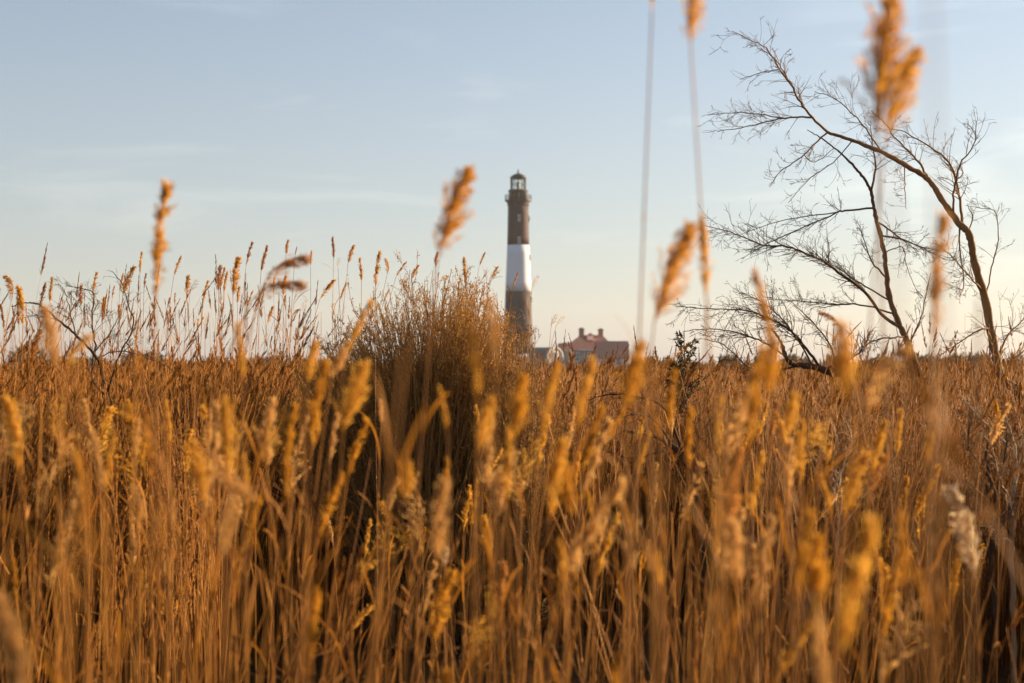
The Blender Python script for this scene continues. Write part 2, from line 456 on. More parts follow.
for k in range(44):
    d = random.uniform(2.6, 7.0); px = random.uniform(-30, 1054); py = random.uniform(440, 640)
    p0 = at(px, py, d)
    make_reed(p0 + np.array([.01, 0, .03]), p0, 'slim', 'golden', nleaf=random.choice([0, 1, 2]) if d > 3 else random.choice([0, 0, 1]), thick=1.1, plume=False, lean=random.gauss(.06, .12), name='reed_cane')

# ------------------------------------------------------------------ the reed bed (uncountable)
def reed_bed(name, n, y0, y1, hmean, hsd, rad, seed, plume_share, leaf_per, label, wid=.46, extra=4.0, power=1.0, psize=(.16, .24), avoid=None, pock=1.7, nsp=22, mat=None):
    r = np.random.default_rng(seed)
    y = y0 + (y1 - y0) * r.random(n) ** power
    x = (r.random(n) * 2 - 1) * (wid * y + extra)
    # clumping
    keep = (np.sin(x * 1.7 + 3 * np.sin(y * .6)) * np.sin(y * 1.1 + 1.3 * x) + r.random(n) * pock) > 0.05
    if avoid is not None:
        keep &= ~avoid(x, y)
    x, y = x[keep], y[keep]; n = len(x)
    hmean = hmean + .09 * np.sin(x * .83 + 1.2) * np.sin(y * .31 + x * .2) + .05 * np.sin(x * 2.1)
    h = np.clip(r.normal(hmean, hsd, n), hmean * .45, hmean + 2.6 * hsd)
    lx, ly = r.normal(.05, .12, n) + .09 * np.sin(x * 2.3 + 1.7 * y), r.normal(0, .10, n)
    g = Geo(); RN, K = 5, 3
    t = np.linspace(0, 1, RN)
    cen = np.stack([x[:, None] + lx[:, None] * t ** 2 * h[:, None], y[:, None] + ly[:, None] * t ** 2 * h[:, None], h[:, None] * t[None]], -1)
    a = np.arange(K) * 2 * np.pi / K
    rr = rad * np.linspace(1.15, .6, RN)[None] * r.uniform(.7, 1.2, n)[:, None]
    V = cen[:, :, None, :] + rr[:, :, None, None] * np.stack([np.cos(a), np.sin(a), 0 * a], -1)[None, None]
    i = np.arange(n)[:, None, None] * RN * K + np.arange(RN - 1)[None, :, None] * K
    j = np.arange(K)[None, None]; j2 = (j + 1) % K
    g.add(V, np.stack([i + j, i + j2, i + K + j2, i + K + j], -1))
    # seed heads
    pi = np.where(r.random(n) < plume_share)[0]
    if len(pi):
        m = nsp
        top = cen[pi, -1]; ax = np.stack([lx[pi] * 2 + r.normal(.12, .12, len(pi)), ly[pi] * 2, np.ones(len(pi))], -1)
        ax /= np.linalg.norm(ax, axis=1, keepdims=True)
        PLn = r.uniform(*psize, len(pi))
        tt = r.random((len(pi), m))
        B = top[:, None] + ax[:, None] * (tt * PLn[:, None])[..., None]
        D = ax[:, None] + r.normal(0, .30 if nsp < 40 else .2, (len(pi), m, 3)) * (1.15 - tt)[..., None]
        D = D / np.linalg.norm(D, axis=-1, keepdims=True) * (PLn[:, None] * (.42 - .22 * tt) * (1 if nsp < 40 else .62))[..., None]
        S = np.cross(D, r.normal(0, 1, D.shape)); S /= np.linalg.norm(S, axis=-1, keepdims=True) + 1e-9
        g.diamonds(B, D, S * rad * (1.6 if nsp < 40 else 1.2))
    # dry leaves
    m = int(n * leaf_per)
    li = r.integers(0, n, m); f = r.uniform(.35, .98, m)
    k = f * (RN - 1); k0 = np.minimum(k.astype(int), RN - 2)
    B = cen[li, k0] + (cen[li, k0 + 1] - cen[li, k0]) * (k - k0)[:, None]
    az = r.uniform(0, 6.283, m); el = r.uniform(.2, 1.2, m); LL = r.uniform(.12, .34, m)
    hd = np.stack([np.cos(az), np.sin(az), 0 * az], -1)
    d1 = hd * np.cos(el)[:, None] + np.array([0, 0, 1]) * np.sin(el)[:, None]
    P0 = B; P1 = B + d1 * LL[:, None] * .5
    d2 = hd * np.cos(el - 1.0)[:, None] + np.array([0, 0, 1]) * np.sin(el - 1.0)[:, None]
    P2 = P1 + d2 * LL[:, None] * .5
    sd = np.stack([-np.sin(az), np.cos(az), 0 * az], -1) * (r.uniform(.004, .008, m) * (rad / .0035) ** .5)[:, None]
    V = np.stack([P0 - sd * .5, P0 + sd * .5, P1 - sd, P1 + sd, P2 - sd * .1, P2 + sd * .1], 1)
    i = np.arange(m)[:, None] * 6
    q = np.concatenate([i + np.array([[0, 1, 3, 2]]), i + np.array([[2, 3, 5, 4]])], 0)
    g.add(V, q)
    o = link(name, g.mesh(name, mat or M['bed'], smooth=False))
    return tag(o, label, 'reeds', kind='stuff')


BUSH = at(440, 470, 11.2); BUSH[2] = 0
def clear(x, y):
    return (((x - BUSH[0] + .12) / 1.2) ** 2 + ((y - BUSH[1] + 1.6) / 3.4) ** 2 < 1) | (((x - 1.05) / .75) ** 2 + ((y - 10) / 1.7) ** 2 < 1) | (((x - 3.2) / .6) ** 2 + ((y - 9.0) / 1.1) ** 2 < 1)
reed_bed('reed_bed', 58000, 8.6, 18, 1.80, .17, .0034, 21, .06, .8, 'dense standing golden dry reeds filling the marsh', avoid=clear, extra=3.0, pock=.85)
reed_bed('tall_reed_stand', 1200, 11.0, 17, 2.38, .22, .0023, 24, .5, .45, 'taller thin reeds standing up behind the bed at the left', extra=.2, psize=(.2, .3), pock=9, nsp=64, mat=M['stem'], avoid=lambda x, y: x / y > -.12)
reed_bed('taller_reeds', 700, 11.5, 18, 2.06, .16, .0024, 25, .6, 1.0, 'scattered taller thin reeds rising over the bed at the right', extra=.2, psize=(.16, .26), pock=9, nsp=64, mat=M['stem'], avoid=lambda x, y: x / y < .02)
reed_bed('unseen_shade_reeds', 11000, 1.0, 9.5, 2.02, .20, .0034, 26, .25, 1.2, 'dense dry reeds added out of view at right to shade the near reeds', extra=5.0, avoid=lambda x, y: x < .43 * y + .4)  # added beyond the right edge, towards the sun, to shade the near stems
reed_bed('reed_fringe', 1300, 5.0, 9.0, 1.25, .30, .0032, 22, .10, 1.0, 'sparse short dry reeds and grass in front of the bed', extra=1.5, avoid=clear, pock=.9)
reed_bed('distant_reeds', 22000, 19, 150, 1.86, .14, .008, 23, .25, .5, 'far reeds of the marsh merging into a golden field', power=1.5, psize=(.2, .3))

# ------------------------------------------------------------------ woody plants
def grow(g, P, r0, r1, n_tw, tlen, rnd, k=5, level=0, maxlevel=2, up=.25, bias=None, thin=.0024, leaf=None, ang=(.35, 1.1)):
    """a limb along P with side twigs; everything grown from one limb is joined to it"""
    n = len(P)
    g.tube(P, np.linspace(r0, r1, n) , k)
    for j in range(n_tw):
        f = rnd.uniform(.18, .99) * (n - 1); i = min(int(f), n - 2)
        p = P[i] + (P[i + 1] - P[i]) * (f - i)
        tan = unit(P[i + 1] - P[i])
        rad = unit(np.cross(tan, rnd.normal(0, 1, 3)) * np.array([1, .7, 1]))
        a = rnd.uniform(*ang)
        d = tan * math.cos(a) + rad * math.sin(a)
        L = tlen * rnd.uniform(.35, 1.15) * (1 - .45 * f / n)
        pts = [p]; m = 7
        cur = rnd.normal(0, .11, 3)
        for s in range(m):
            d = unit(d + cur + np.array([0, 0, up * .12]) + (0 if bias is None else np.asarray(bias) * .1) + rnd.normal(0, .028, 3))
            pts.append(pts[-1] + d * L / m)
        pts = np.array(pts)
        rr = max(thin, (r0 + (r1 - r0) * f / n) * .38)
        rr = min(rr, .012)
        if level + 1 < maxlevel:
            grow(g, pts, rr, thin * .6, rnd.integers(1, 6), L * rnd.uniform(.3, .75), rnd, 4, level + 1, maxlevel, up, bias, thin, leaf, ang)
        else:
            g.tube(pts, np.linspace(rr, thin * .55, m + 1), 3)
        if leaf is not None:
            leaf.append(pts)


def limb3(px, d, dd, n, rnd, wob=.0035):
    q = np.array([at(x, y, d) for x, y in px])
    q[:, 1] += np.linspace(0, dd, len(q)) + rnd.normal(0, .05, len(q))
    P = resample(q, n)
    P[1:-1] += rnd.normal(0, wob, (n - 2, 3))
    return P


def bare_tree(name, label, trunk, limbs, d, mat, seed, r0, r1, ground_px, twk=1.25, twl=1.9):
    rnd = np.random.default_rng(seed)
    tp = [ground_px] + trunk
    q = np.array([at(x, y, d) for x, y in tp]); q[0][2] = 0
    q[:, 1] += np.cumsum(rnd.normal(0, .06, len(q)))
    P = resample(q, 8 * len(q)); P[1:-1] += rnd.normal(0, .003, (len(P) - 2, 3))
    root = thing(name, label, 'tree' if r0 > .03 else 'shrub', q[0])
    off = q[0].copy()
    g = Geo(); rad = np.linspace(0, 1, len(P)); rad = np.maximum(r0 * (1 - rad) ** .8 + r1 * .9, .004)
    rad *= 1 + rnd.normal(0, .09, len(P))
    g.tube(P - off, rad, 9)
    link('trunk', g.mesh('trunk', mat), root)
    ALL, AR = P.copy(), rad.copy()
    for px, ra, rb, dd, nt, tl in limbs:
        L = limb3(px, d, dd, max(10, 4 * len(px)), rnd)
        i = np.argmin(np.linalg.norm((ALL - L[0])[:, [0, 2]], axis=1))
        L = L + (ALL[i] - L[0]) * np.stack([np.linspace(1, 0, len(L)), np.ones(len(L)), np.linspace(1, 0, len(L))], 1)
        ra = min(ra, AR[i] * .85)
        ALL = np.vstack([ALL, L]); AR = np.concatenate([AR, np.linspace(ra, rb, len(L))])
        g = Geo()
        grow(g, L - off, ra, rb, int(nt * twk), tl * twl, rnd, 6, 0, 3 if nt > 7 else 2, up=.2, bias=(-.22, 0, .05), ang=(.2, 1.0), thin=.0016)
        link('branch', g.mesh('branch', mat), root)
    return root


TD = 14.0
A_tr = [(1020,440),(1013,394),(998,377),(992,347),(984,302),(973,266),(965,235),(957,225),(945,203),(929,179),(905,166),(880,154),(854,141),(828,132)]
A_l = [([(828,132),(809,118),(796,101),(787,88),(775,76),(760,60),(750,57),(720,49)], .017, .003, -.8, 22, .34),
 ([(787,88),(780,72),(770,60),(761,52)], .008, .003, .2, 9, .2),
 ([(809,120),(786,117),(762,118),(724,124)], .010, .003, .5, 16, .34),
 ([(786,117),(767,108),(745,102),(719,101)], .007, .003, .7, 12, .3),
 ([(775,76),(758,76),(740,79)], .005, .0025, .2, 5, .2),
 ([(828,133),(812,147),(795,162),(777,174),(762,192)], .009, .003, -.5, 12, .28),
 ([(800,158),(815,162),(835,148)], .005, .003, .3, 7, .25),
 ([(929,178),(921,162),(912,147),(901,132),(893,120),(880,104)], .012, .003, .4, 16, .34),
 ([(954,214),(952,190),(956,165),(963,150),(965,127)], .012, .003, -.4, 14, .3),
 ([(961,226),(966,200),(968,175),(957,155),(936,137),(920,122),(905,118)], .015, .003, .6, 24, .34),
 ([(968,175),(977,167),(973,152)], .007, .003, .2, 7, .2),
 ([(967,232),(976,217),(978,200)], .008, .003, .4, 7, .2),
 ([(880,154),(868,120),(850,88),(832,76)], .008, .003, .8, 14, .34),
 ([(905,166),(900,190),(894,214)], .006, .0025, -.3, 8, .25),
 ([(957,225),(957,249),(952,285),(940,300)], .010, .003, -.6, 12, .3),
 ([(990,350),(981,333),(970,329),(954,334),(917,355)], .013, .004, -.7, 14, .3),
 ([(986,296),(998,272),(1006,249),(1011,229),(1008,207),(1001,203),(983,199)], .008, .0025, .6, 12, .3),
 ([(998,360),(1012,336),(1024,327),(1050,300)], .011, .003, .4, 18, .38),
 ([(980,290),(960,280),(935,262),(905,248)], .009, .003, -.8, 16, .34),
 ([(854,141),(840,160),(820,172),(800,196)], .006, .0025, .5, 10, .3)]
bare_tree('bare_tree', 'leaning leafless tree with a long golden brown trunk arching left across the sky', A_tr, A_l, TD, M['bark'], 5, .036, .015, (1050, 585), 1.6, 1.25)
B_tr = [(930,400),(913,357),(906,338),(899,319),(892,291),(890,258),(886,228),(881,204),(879,187),(869,170),(850,152),(828,136),(812,126)]
B_l = [([(879,187),(884,160),(886,137),(890,112)], .013, .003, .5, 16, .28),
 ([(899,327),(881,316),(860,294),(837,278),(815,264),(795,257),(777,251),(758,250),(737,244.5),(714,237),(689,233)], .019, .003, -.9, 46, .42),
 ([(881,206),(854,207),(848,208),(803,228),(781,237),(762,249)], .011, .003, .7, 28, .34),
 ([(850,208),(803,211),(765,221)], .007, .0025, .9, 14, .3),
 ([(884,217),(905,228),(920,236),(940,246)], .011, .003, .5, 14, .3),
 ([(887,232),(905,240),(919,250),(936,262)], .010, .003, -.5, 14, .3),
 ([(891,280),(880,262),(877,245),(874,222)], .012, .003, .4, 12, .3),
 ([(892,300),(870,280),(850,262),(835,245)], .010, .003, .9, 18, .34),
 ([(905,337),(885,338),(862,342),(846,352)], .011, .003, -.4, 12, .26),
 ([(908,345),(925,320),(938,296),(945,270)], .009, .003, .6, 12, .3),
 ([(897,315),(865,305),(840,304),(810,300),(780,296)], .010, .003, .6, 26, .36),
 ([(889,250),(909,244),(917,266),(934,294)], .006, .0025, .4, 10, .25)]
bare_tree('bare_tree', 'upright leafless tree with a dark forked trunk and long low boughs sweeping left', B_tr, B_l, TD + .7, M['bark_dark'], 6, .037, .003, (948, 585), 1.7, 1.3)
C_tr = [(850,392),(832,374),(812,367),(792,364),(783,357),(778,342),(770,328)]
C_l = [([(822,368),(806,350),(790,333),(776,324),(753,315),(731,311),(703,311),(668,309)], .014, .003, -.6, 38, .34),
 ([(790,364),(778,352),(760,340),(742,332),(715,328),(690,330)], .010, .003, .7, 24, .3),
 ([(812,367),(800,340),(785,318),(765,300),(748,290)], .010, .003, .5, 20, .3),
 ([(840,380),(838,350),(825,322),(808,300)], .010, .003, .8, 18, .3),
 ([(800,366),(770,372),(745,367),(734,357),(717,345),(698,340)], .011, .003, -.4, 18, .24),
 ([(820,369),(850,360),(870,345),(880,330)], .009, .003, .4, 14, .26)]
bare_tree('bare_shrub', 'low dark leafless shrub with thick bent limbs spreading left under the trees', C_tr, C_l, TD - .8, M['bark_dark'], 7, .036, .008, (866, 585), 1.6, 1.4)
D_tr = [(122,430),(114,389),(107,359),(92,337),(75,322),(60,308),(45,305),(27,308)]
D_l = [([(117,400),(99,379),(96,347),(93,320),(90,297),(85,290),(62,285)], .011, .003, .4, 20, .26),
 ([(116,395),(126,364),(139,347),(149,325),(149,310),(143,290),(136,277)], .009, .003, -.4, 7, .2),
 ([(107,359),(120,352),(140,355),(162,365)], .007, .003, .4, 9, .22),
 ([(92,337),(80,318),(72,300),(70,288)], .006, .0025, .3, 10, .22),
 ([(97,350),(110,335),(116,318),(118,300)], .006, .0025, .3, 10, .22),
 ([(75,322),(58,318),(42,318)], .005, .0025, .2, 8, .2)]
bare_tree('bare_shrub', 'small leafless shrub with arching dark twigs among the reeds at far left', D_tr, D_l, 12.5, M['bark_dark'], 8, .015, .003, (126, 600), 1.5, 1.3)
# right edge tangle
E_tr = [(1010,560),(1006,500),(1010,450),(1004,415)]
E_l = [([(1008,520),(990,490),(975,470),(962,440)], .009, .003, -.5, 16, .24), ([(1006,490),(1020,460),(1036,430)], .009, .003, .4, 14, .24),
 ([(1008,540),(985,530),(968,520),(950,515)], .007, .003, -.6, 14, .2), ([(1010,450),(996,430),(985,410),(980,395)], .007, .003, .4, 14, .22),
 ([(1009,470),(1025,452),(1040,450)], .007, .003, .2, 12, .2)]
bare_tree('bare_shrub', 'tangled shrub with pale bleached twigs at the foot of the leaning tree', E_tr, E_l, 9.6, M['bark_pale'], 9, .016, .005, (1012, 660), 1.0, 1.1)
I_tr = [(992,640),(990,560),(994,500),(990,460),(996,425)]
I_l = [([(990,560),(975,520),(968,480),(972,440)], .010, .003, -.4, 16, .2), ([(993,510),(1010,480),(1020,440),(1018,410)], .010, .003, .4, 16, .2), ([(992,480),(980,450),(984,420)], .008, .003, .2, 14, .2),
 ([(991,540),(1010,520),(1030,510)], .008, .003, .3, 14, .2), ([(992,580),(968,560),(955,545)], .007, .003, .3, 12, .2)]
bare_tree('bare_shrub', 'dark tangled leafless shrub below the leaning tree at the right edge', I_tr, I_l, 9.2, M['bark_dark'], 13, .018, .005, (992, 700), 1.5, 1.2)
G_tr = [(832,560),(833,520),(829,490),(834,470),(842,462)]
G_l = [([(833,515),(838,495),(835,480),(824,464)], .006, .0025, .3, 8, .14), ([(831,500),(846,470),(852,440),(856,420)], .005, .002, .3, 9, .14),
 ([(830,490),(822,470),(824,440),(818,415)], .005, .002, -.3, 9, .14), ([(834,530),(860,490),(872,470),(878,452)], .005, .002, -.3, 9, .14)]
bare_tree('bare_shrub', 'little bleached dead shrub of pale forked twigs standing among the reeds', G_tr, G_l, 8.6, M['bark_pale'], 10, .009, .004, (834, 690), 1.0, 1.1)
H_tr = [(700,520),(690,470),(672,445),(648,436),(625,432)]
H_l = [([(690,470),(668,412),(640,398),(612,396),(590,402)], .013, .004, .4, 26, .22), ([(680,452),(655,420),(632,414),(606,420)], .010, .003, -.3, 22, .22),
 ([(692,468),(704,440),(716,422),(730,410)], .010, .003, .3, 20, .22), ([(672,445),(655,452),(630,458),(604,450)], .009, .003, -.2, 20, .2),
 ([(690,460),(700,436),(690,410),(680,392)], .009, .003, .2, 20, .2)]
bare_tree('bare_shrub', 'dark dead shrub with level limbs half sunk in the reeds below the house', H_tr, H_l, 11.4, M['bark_dark'], 12, .026, .008, (712, 640), 1.0, 1.1)


def leafy(name, label, cat, centre, spec, n_stem, twig_mat, leaf_mat, seed, n_leaf, lsize, rnd_ctx=None, spread=1.0, top=2.75, base_r=.35, ntw=26, mass=0):
    rnd = np.random.default_rng(seed)
    root = thing(name, label, cat, centre)
    leaves = []
    for i in range(n_stem):
        a = rnd.uniform(0, 6.283); rr = base_r * math.sqrt(rnd.random())
        b = np.array([rr * math.cos(a), rr * math.sin(a), 0])
        ox, top_z = spec(rnd, i, n_stem)
        oy = rnd.uniform(-.75, .75) * spread
        tipp = np.array([ox, oy, top_z])
        mid = b * .6 + tipp * .45 + np.array([0, 0, .22 * top_z])
        P = resample(np.array([b, mid * .5 + b * .35 + np.array([0, 0, .02]), mid, tipp]), 16) + rnd.normal(0, .008, (16, 3))
        g = Geo(); tw = []
        grow(g, P, .008, .0025, ntw, .42, rnd, 5, 0, 2, up=.9, thin=.002, leaf=tw, ang=(.2, .7))
        link('branch', g.mesh('branch', twig_mat), root)
        leaves += [P[6:]] + tw
    if mass:
        g = Geo()
        for i in range(mass):
            ox, tz = spec(rnd, i, mass); oy = rnd.uniform(-.8, .8) * spread
            f = rnd.uniform(.72, 1.0); tz *= f
            b = np.array([ox * .35 + rnd.normal(0, .12), oy * .35 + rnd.normal(0, .12), rnd.uniform(.25, .8) * tz * .6])
            e = np.array([ox * f + rnd.normal(0, .06), oy * f, tz])
            m = (b + e) / 2 + np.array([0, 0, .12])
            P = resample(np.array([b, m, e]), 8) + rnd.normal(0, .007, (8, 3))
            grow(g, P, .0045, .0018, 7, .26, rnd, 4, 1, 2, up=.9, thin=.0017, leaf=leaves, ang=(.25, .8))
        o = link('shoots', g.mesh('shoots', twig_mat), root); o['kind'] = 'stuff'
    g = Geo()
    P = [leaves[k] for k in rnd.integers(0, len(leaves), n_leaf)]
    B = np.array([p[rnd.integers(1, len(p))] for p in P]) + rnd.normal(0, .006, (n_leaf, 3))
    D = rnd.normal(0, 1, (n_leaf, 3)) + np.array([0, 0, .9]); D /= np.linalg.norm(D, axis=1, keepdims=True)
    S = np.cross(D, rnd.normal(0, 1, (n_leaf, 3))); S /= np.linalg.norm(S, axis=1, keepdims=True)
    ln = rnd.uniform(.6, 1.3, n_leaf)[:, None] * lsize
    g.diamonds(B, D * ln, S * ln * .26)
    link('foliage', g.mesh('foliage', leaf_mat, smooth=False), root)
    return root


def bush_spec(rnd, i, n):
    u = rnd.uniform(-1, 1)
    x = u * (1.38 if u < 0 else .68) + .0
    # crown height over the width of the bush as it stands in the picture
    z = np.interp(x, [-1.4, -.9, -.5, -.1, .3, .5, .7], [1.8, 2.4, 2.74, 2.90, 2.80, 2.5, 2.1]) * rnd.uniform(.88, 1.03)
    return x, z
leafy('round_bush', 'big round twiggy bush with small golden leaves rising beside the lighthouse', 'bush', BUSH, bush_spec, 99, M['bush_twig'], M['bush_leaf'], 31, 150000, .016, spread=1.0, base_r=.5, mass=1900)


def conifer(name, label, loc, h, w, mat, seed, n_br, cat='tree', dens=60, fl=.05):
    rnd = np.random.default_rng(seed)
    root = thing(name, label, cat, loc)
    g = Geo(); P = resample(np.array([[0, 0, 0], [.02, 0, h * .5], [0, .01, h]]), 12); g.tube(P, np.linspace(.022, .004, 12), 7)
    link('trunk', g.mesh('trunk', M['bark_dark']), root)
    g = Geo()
    for i in range(n_br):
        f = rnd.uniform(.12, .98); z = h * f
        L = w * (1 - f) ** .7 * rnd.uniform(.6, 1.15) + .06
        a = rnd.uniform(0, 6.283); el = rnd.uniform(.25, .85)
        d = np.array([math.cos(a) * math.cos(el), math.sin(a) * math.cos(el), math.sin(el)])
        q = [np.array([0, 0, z])]
        for s in range(6):
            d = unit(d + np.array([0, 0, .06]) + rnd.normal(0, .07, 3)); q.append(q[-1] + d * L / 6)
        q = np.array(q); g.tube(q, np.linspace(.006, .002, 7), 3)
        m = int(dens * L / w) + 12
        u = rnd.uniform(.1, 1, m) * 5.99; ui = u.astype(int)
        b = q[ui] + (q[ui + 1] - q[ui]) * (u - ui)[:, None]
        D = d + rnd.normal(0, .65, (m, 3)); D /= np.linalg.norm(D, axis=1, keepdims=True)
        S = np.cross(D, rnd.normal(0, 1, (m, 3))); S /= np.linalg.norm(S, axis=1, keepdims=True)
        ln = rnd.uniform(.6, 1.3, m)[:, None] * fl
        g.diamonds(b, D * ln, S * ln * .16)
    link('crown', g.mesh('crown', mat, smooth=False), root)
    return root

q = at(517, 470, 10.6); q[2] = 0
leafy('slender_shrub', 'slender brown twiggy shrub standing right in front of the lighthouse foot', 'shrub', q,
      lambda rnd, i, n: ((lambda x: (x, np.interp(abs(x), [0, .16, .42], [2.46, 2.32, 1.8]) * rnd.uniform(.8, 1.01)))(rnd.normal(.03, .13))), 34, M['bush_twig'], M['cedar'], 41, 9000, .019, spread=.4, base_r=.15)
q = at(684, 470, 14.5); q[2] = 0
conifer('young_pine', 'small dark green conifer poking above the reeds beside the house', q, 2.50, .62, M['pine'], 42, 130, dens=50)

# ------------------------------------------------------------------ lighthouse
LD = 372.0
S = LD / F
LX = (518.2 - HX) * S
def lz(y): return HC - (y - HY) * S
house_rot = 0
lh = thing('lighthouse', 'tall tapering lighthouse with dark brown and white bands and a glazed lantern', 'lighthouse', (LX, LD, 0))
RAD = lambda z: np.interp(z, [0, lz(336), lz(291.5), lz(245.3), lz(210)], [17.2 * S, 14.5 * S, 12.8 * S, 11.0 * S, 10.3 * S])
def band(z0, z1, mat, name, n=6):
    prof = [(RAD(z), z) for z in np.linspace(z0, z1, n)]
    Solid().lathe(prof, 40).obj(name, mat, lh, True)
zb = [0, lz(354), lz(291.5), lz(245.3), lz(206)]
o = None
band(zb[0], zb[1], M['white_paint'], 'white_band'); band(zb[1], zb[2], M['brown_paint'], 'dark_band')
band(zb[2], zb[3], M['white_paint'], 'white_band'); band(zb[3], zb[4], M['brown_paint'], 'dark_band')
# corbelled head of the tower
Solid().lathe([(10.3 * S, lz(206)), (11.0 * S, lz(205.6)), (11.0 * S, lz(204.6)), (10.6 * S, lz(204.2)), (10.9 * S, lz(203.4)), (12.2 * S, lz(201.8))], 40).obj('corbel', M['brown_paint'], lh, True)
gal = Solid().lathe([(12.2 * S, lz(201.8)), (13.4 * S, lz(201.4)), (13.4 * S, lz(200.4)), (9.6 * S, lz(200.2))], 40).obj('gallery', M['iron'], lh)
g = Geo()
for k in range(20):
    a = 2 * math.pi * k / 20; p = np.array([13.0 * S * math.cos(a), 13.0 * S * math.sin(a), 0])
    g.tube([p + [0, 0, lz(200.4)], p + [0, 0, lz(195.2)]], [.07, .07], 5)
for y in (195.2, 197.0, 198.7):
    a = np.linspace(0, 2 * math.pi, 41)
    g.tube(np.stack([13.0 * S * np.cos(a), 13.0 * S * np.sin(a), 0 * a + lz(y)], 1), .05, 5)
link('railing', g.mesh('railing', M['iron']), gal)
Solid().lathe([(9.6 * S, lz(200.3)), (9.4 * S, lz(192)), (9.9 * S, lz(191.4)), (9.9 * S, lz(190.3))], 40).obj('watch_room', M['brown_paint'], lh, True)
lan = Solid().lathe([(7.5 * S, lz(190.3)), (7.4 * S, lz(178.4))], 16, False).obj('lantern_glass', M['glass'], lh)
g = Geo()
for k in range(12):
    a = 2 * math.pi * k / 12; p = np.array([7.55 * S * math.cos(a), 7.55 * S * math.sin(a), 0])
    g.tube([p + [0, 0, lz(190.3)], p + [0, 0, lz(178.4)]], [.09, .09], 5)
for y in (190.2, 184.3, 178.6):
    a = np.linspace(0, 2 * math.pi, 25)
    g.tube(np.stack([7.55 * S * np.cos(a), 7.55 * S * np.sin(a), 0 * a + lz(y)], 1), .09, 5)
link('glazing_bars', g.mesh('glazing_bars', M['iron']), lan)
Solid().lathe([(1.0 * S, lz(190.2)), (1.5 * S, lz(188.5)), (2.1 * S, lz(186.5)), (2.1 * S, lz(184.0)), (1.4 * S, lz(182)), (.4 * S, lz(180.6))], 16).obj('lamp_lens', M['lens'], lan, True)
rf = Solid().lathe([(8.4 * S, lz(177.8)), (8.4 * S, lz(178.5)), (8.2 * S, lz(178.0))][1:] + [(7.6 * S, lz(176.8)), (5.6 * S, lz(175.2)), (3.0 * S, lz(173.9)), (.9 * S, lz(173.2)), (.7 * S, lz(172.6))], 32).obj('lantern_roof', M['iron'], lh, True)
Solid().lathe([(.35 * S, lz(172.8)), (.4 * S, lz(172.2)), (.9 * S, lz(171.6)), (.9 * S, lz(170.9)), (.35 * S, lz(170.4)), (.12 * S, lz(168.9))], 16).obj('finial', M['iron'], rf, True)
def tower_window(az, y, w=2.2, h=6.4):
    z = lz(y); r = float(RAD(z)) + .02
    wn = Solid().box(-w * S / 2, w * S / 2, -.28, .45, -h * S / 2, h * S / 2).obj('window', M['trim'], lh)
    ar = az - math.pi / 2
    wn.location = (r * math.cos(ar), r * math.sin(ar), z); wn.rotation_euler = (0, 0, az)
    Solid().box(-w * S * .3, w * S * .3, -.31, -.27, -h * S * .4, h * S * .4).obj('pane', M['pane'], wn)
for az, y in ((.08, 219), (.08, 241), (R(82), 219), (R(78), 258), (R(78), 300)):
    tower_window(az, y)
# gallery windows of the watch room
for az in (-.9, .1, 1.0):
    z = lz(195.5); wn = Solid().box(-.22, .22, -.1, .3, -.8, .8).obj('window', M['pane'], lh)
    wn.location = (9.5 * S * math.cos(az - math.pi / 2), 9.5 * S * math.sin(az - math.pi / 2), z); wn.rotation_euler = (0, 0, az)

# ------------------------------------------------------------------ keepers' house
HD = 362.0
sH = HD / F
def hx(px): return (px - HX) * sH
def hz(y): return HC - (y - HY) * sH
HXC = hx(588)
ho = thing('keepers_house', 'two chimney stone house with red hipped roof and a side wing', 'house', (HXC, HD, 0))
X = lambda px: hx(px) - HXC
Z = hz
# main block
x0, x1, y0, y1 = X(567), X(606), -3.5, 8.0
eave, ridge = Z(349), Z(335)
Solid().box(x0 + .4, x1 - .4, y0 + .4, y1 - .4, 0, eave).obj('wall', M['house_wall'], ho)
rx0, rx1, ym = X(580), X(603), 2.2
e0, e1, f0, f1 = x0 - .3, x1 + 2.2, y0 - .5, y1 + .5
main_roof = poly('roof', [(e0, f0, eave), (e1, f0, eave), (e1, f1, eave), (e0, f1, eave), (rx0, ym, ridge), (rx1, ym, ridge)],
     [(0, 1, 5, 4), (1, 2, 5), (2, 3, 4, 5), (3, 0, 4), (3, 2, 1, 0)], M['roof_red'], ho)
def chimney(pa, pb, yt, yb, yy):
    c = Solid().box(X(pa), X(pb), yy - .7, yy + .7, Z(yb), Z(yt + .9)).box(X(pa) - .15, X(pb) + .15, yy - .85, yy + .85, Z(yt + .9), Z(yt)).obj('chimney', M['brick'], main_roof)
    Solid().box(X(pa) + .25, X(pb) - .25, yy - .3, yy + .3, Z(yt), Z(yt - .8)).obj('chimney_pot', M['iron'], c)
chimney(579.2, 584.2, 328.4, 340, 1.5); chimney(598.8, 603.6, 329, 340, 2.6)
# roof dormer between the chimneys, its side to the sun
dm = Solid().box(X(587), X(593), -1.2, 2.0, Z(340), Z(335.5)).obj('dormer', M['trim'], main_roof)
poly('dormer_roof', [(X(586), -1.6, Z(335.5)), (X(594), -1.6, Z(335.5)), (X(594), 2.2, Z(335.5)), (X(586), 2.2, Z(335.5)), (X(590), -1.6, Z(333)), (X(590), 2.2, Z(333))],
     [(0, 1, 4), (1, 2, 5, 4), (2, 3, 5), (3, 0, 4, 5), (3, 2, 1, 0)], M['roof_red'], dm)
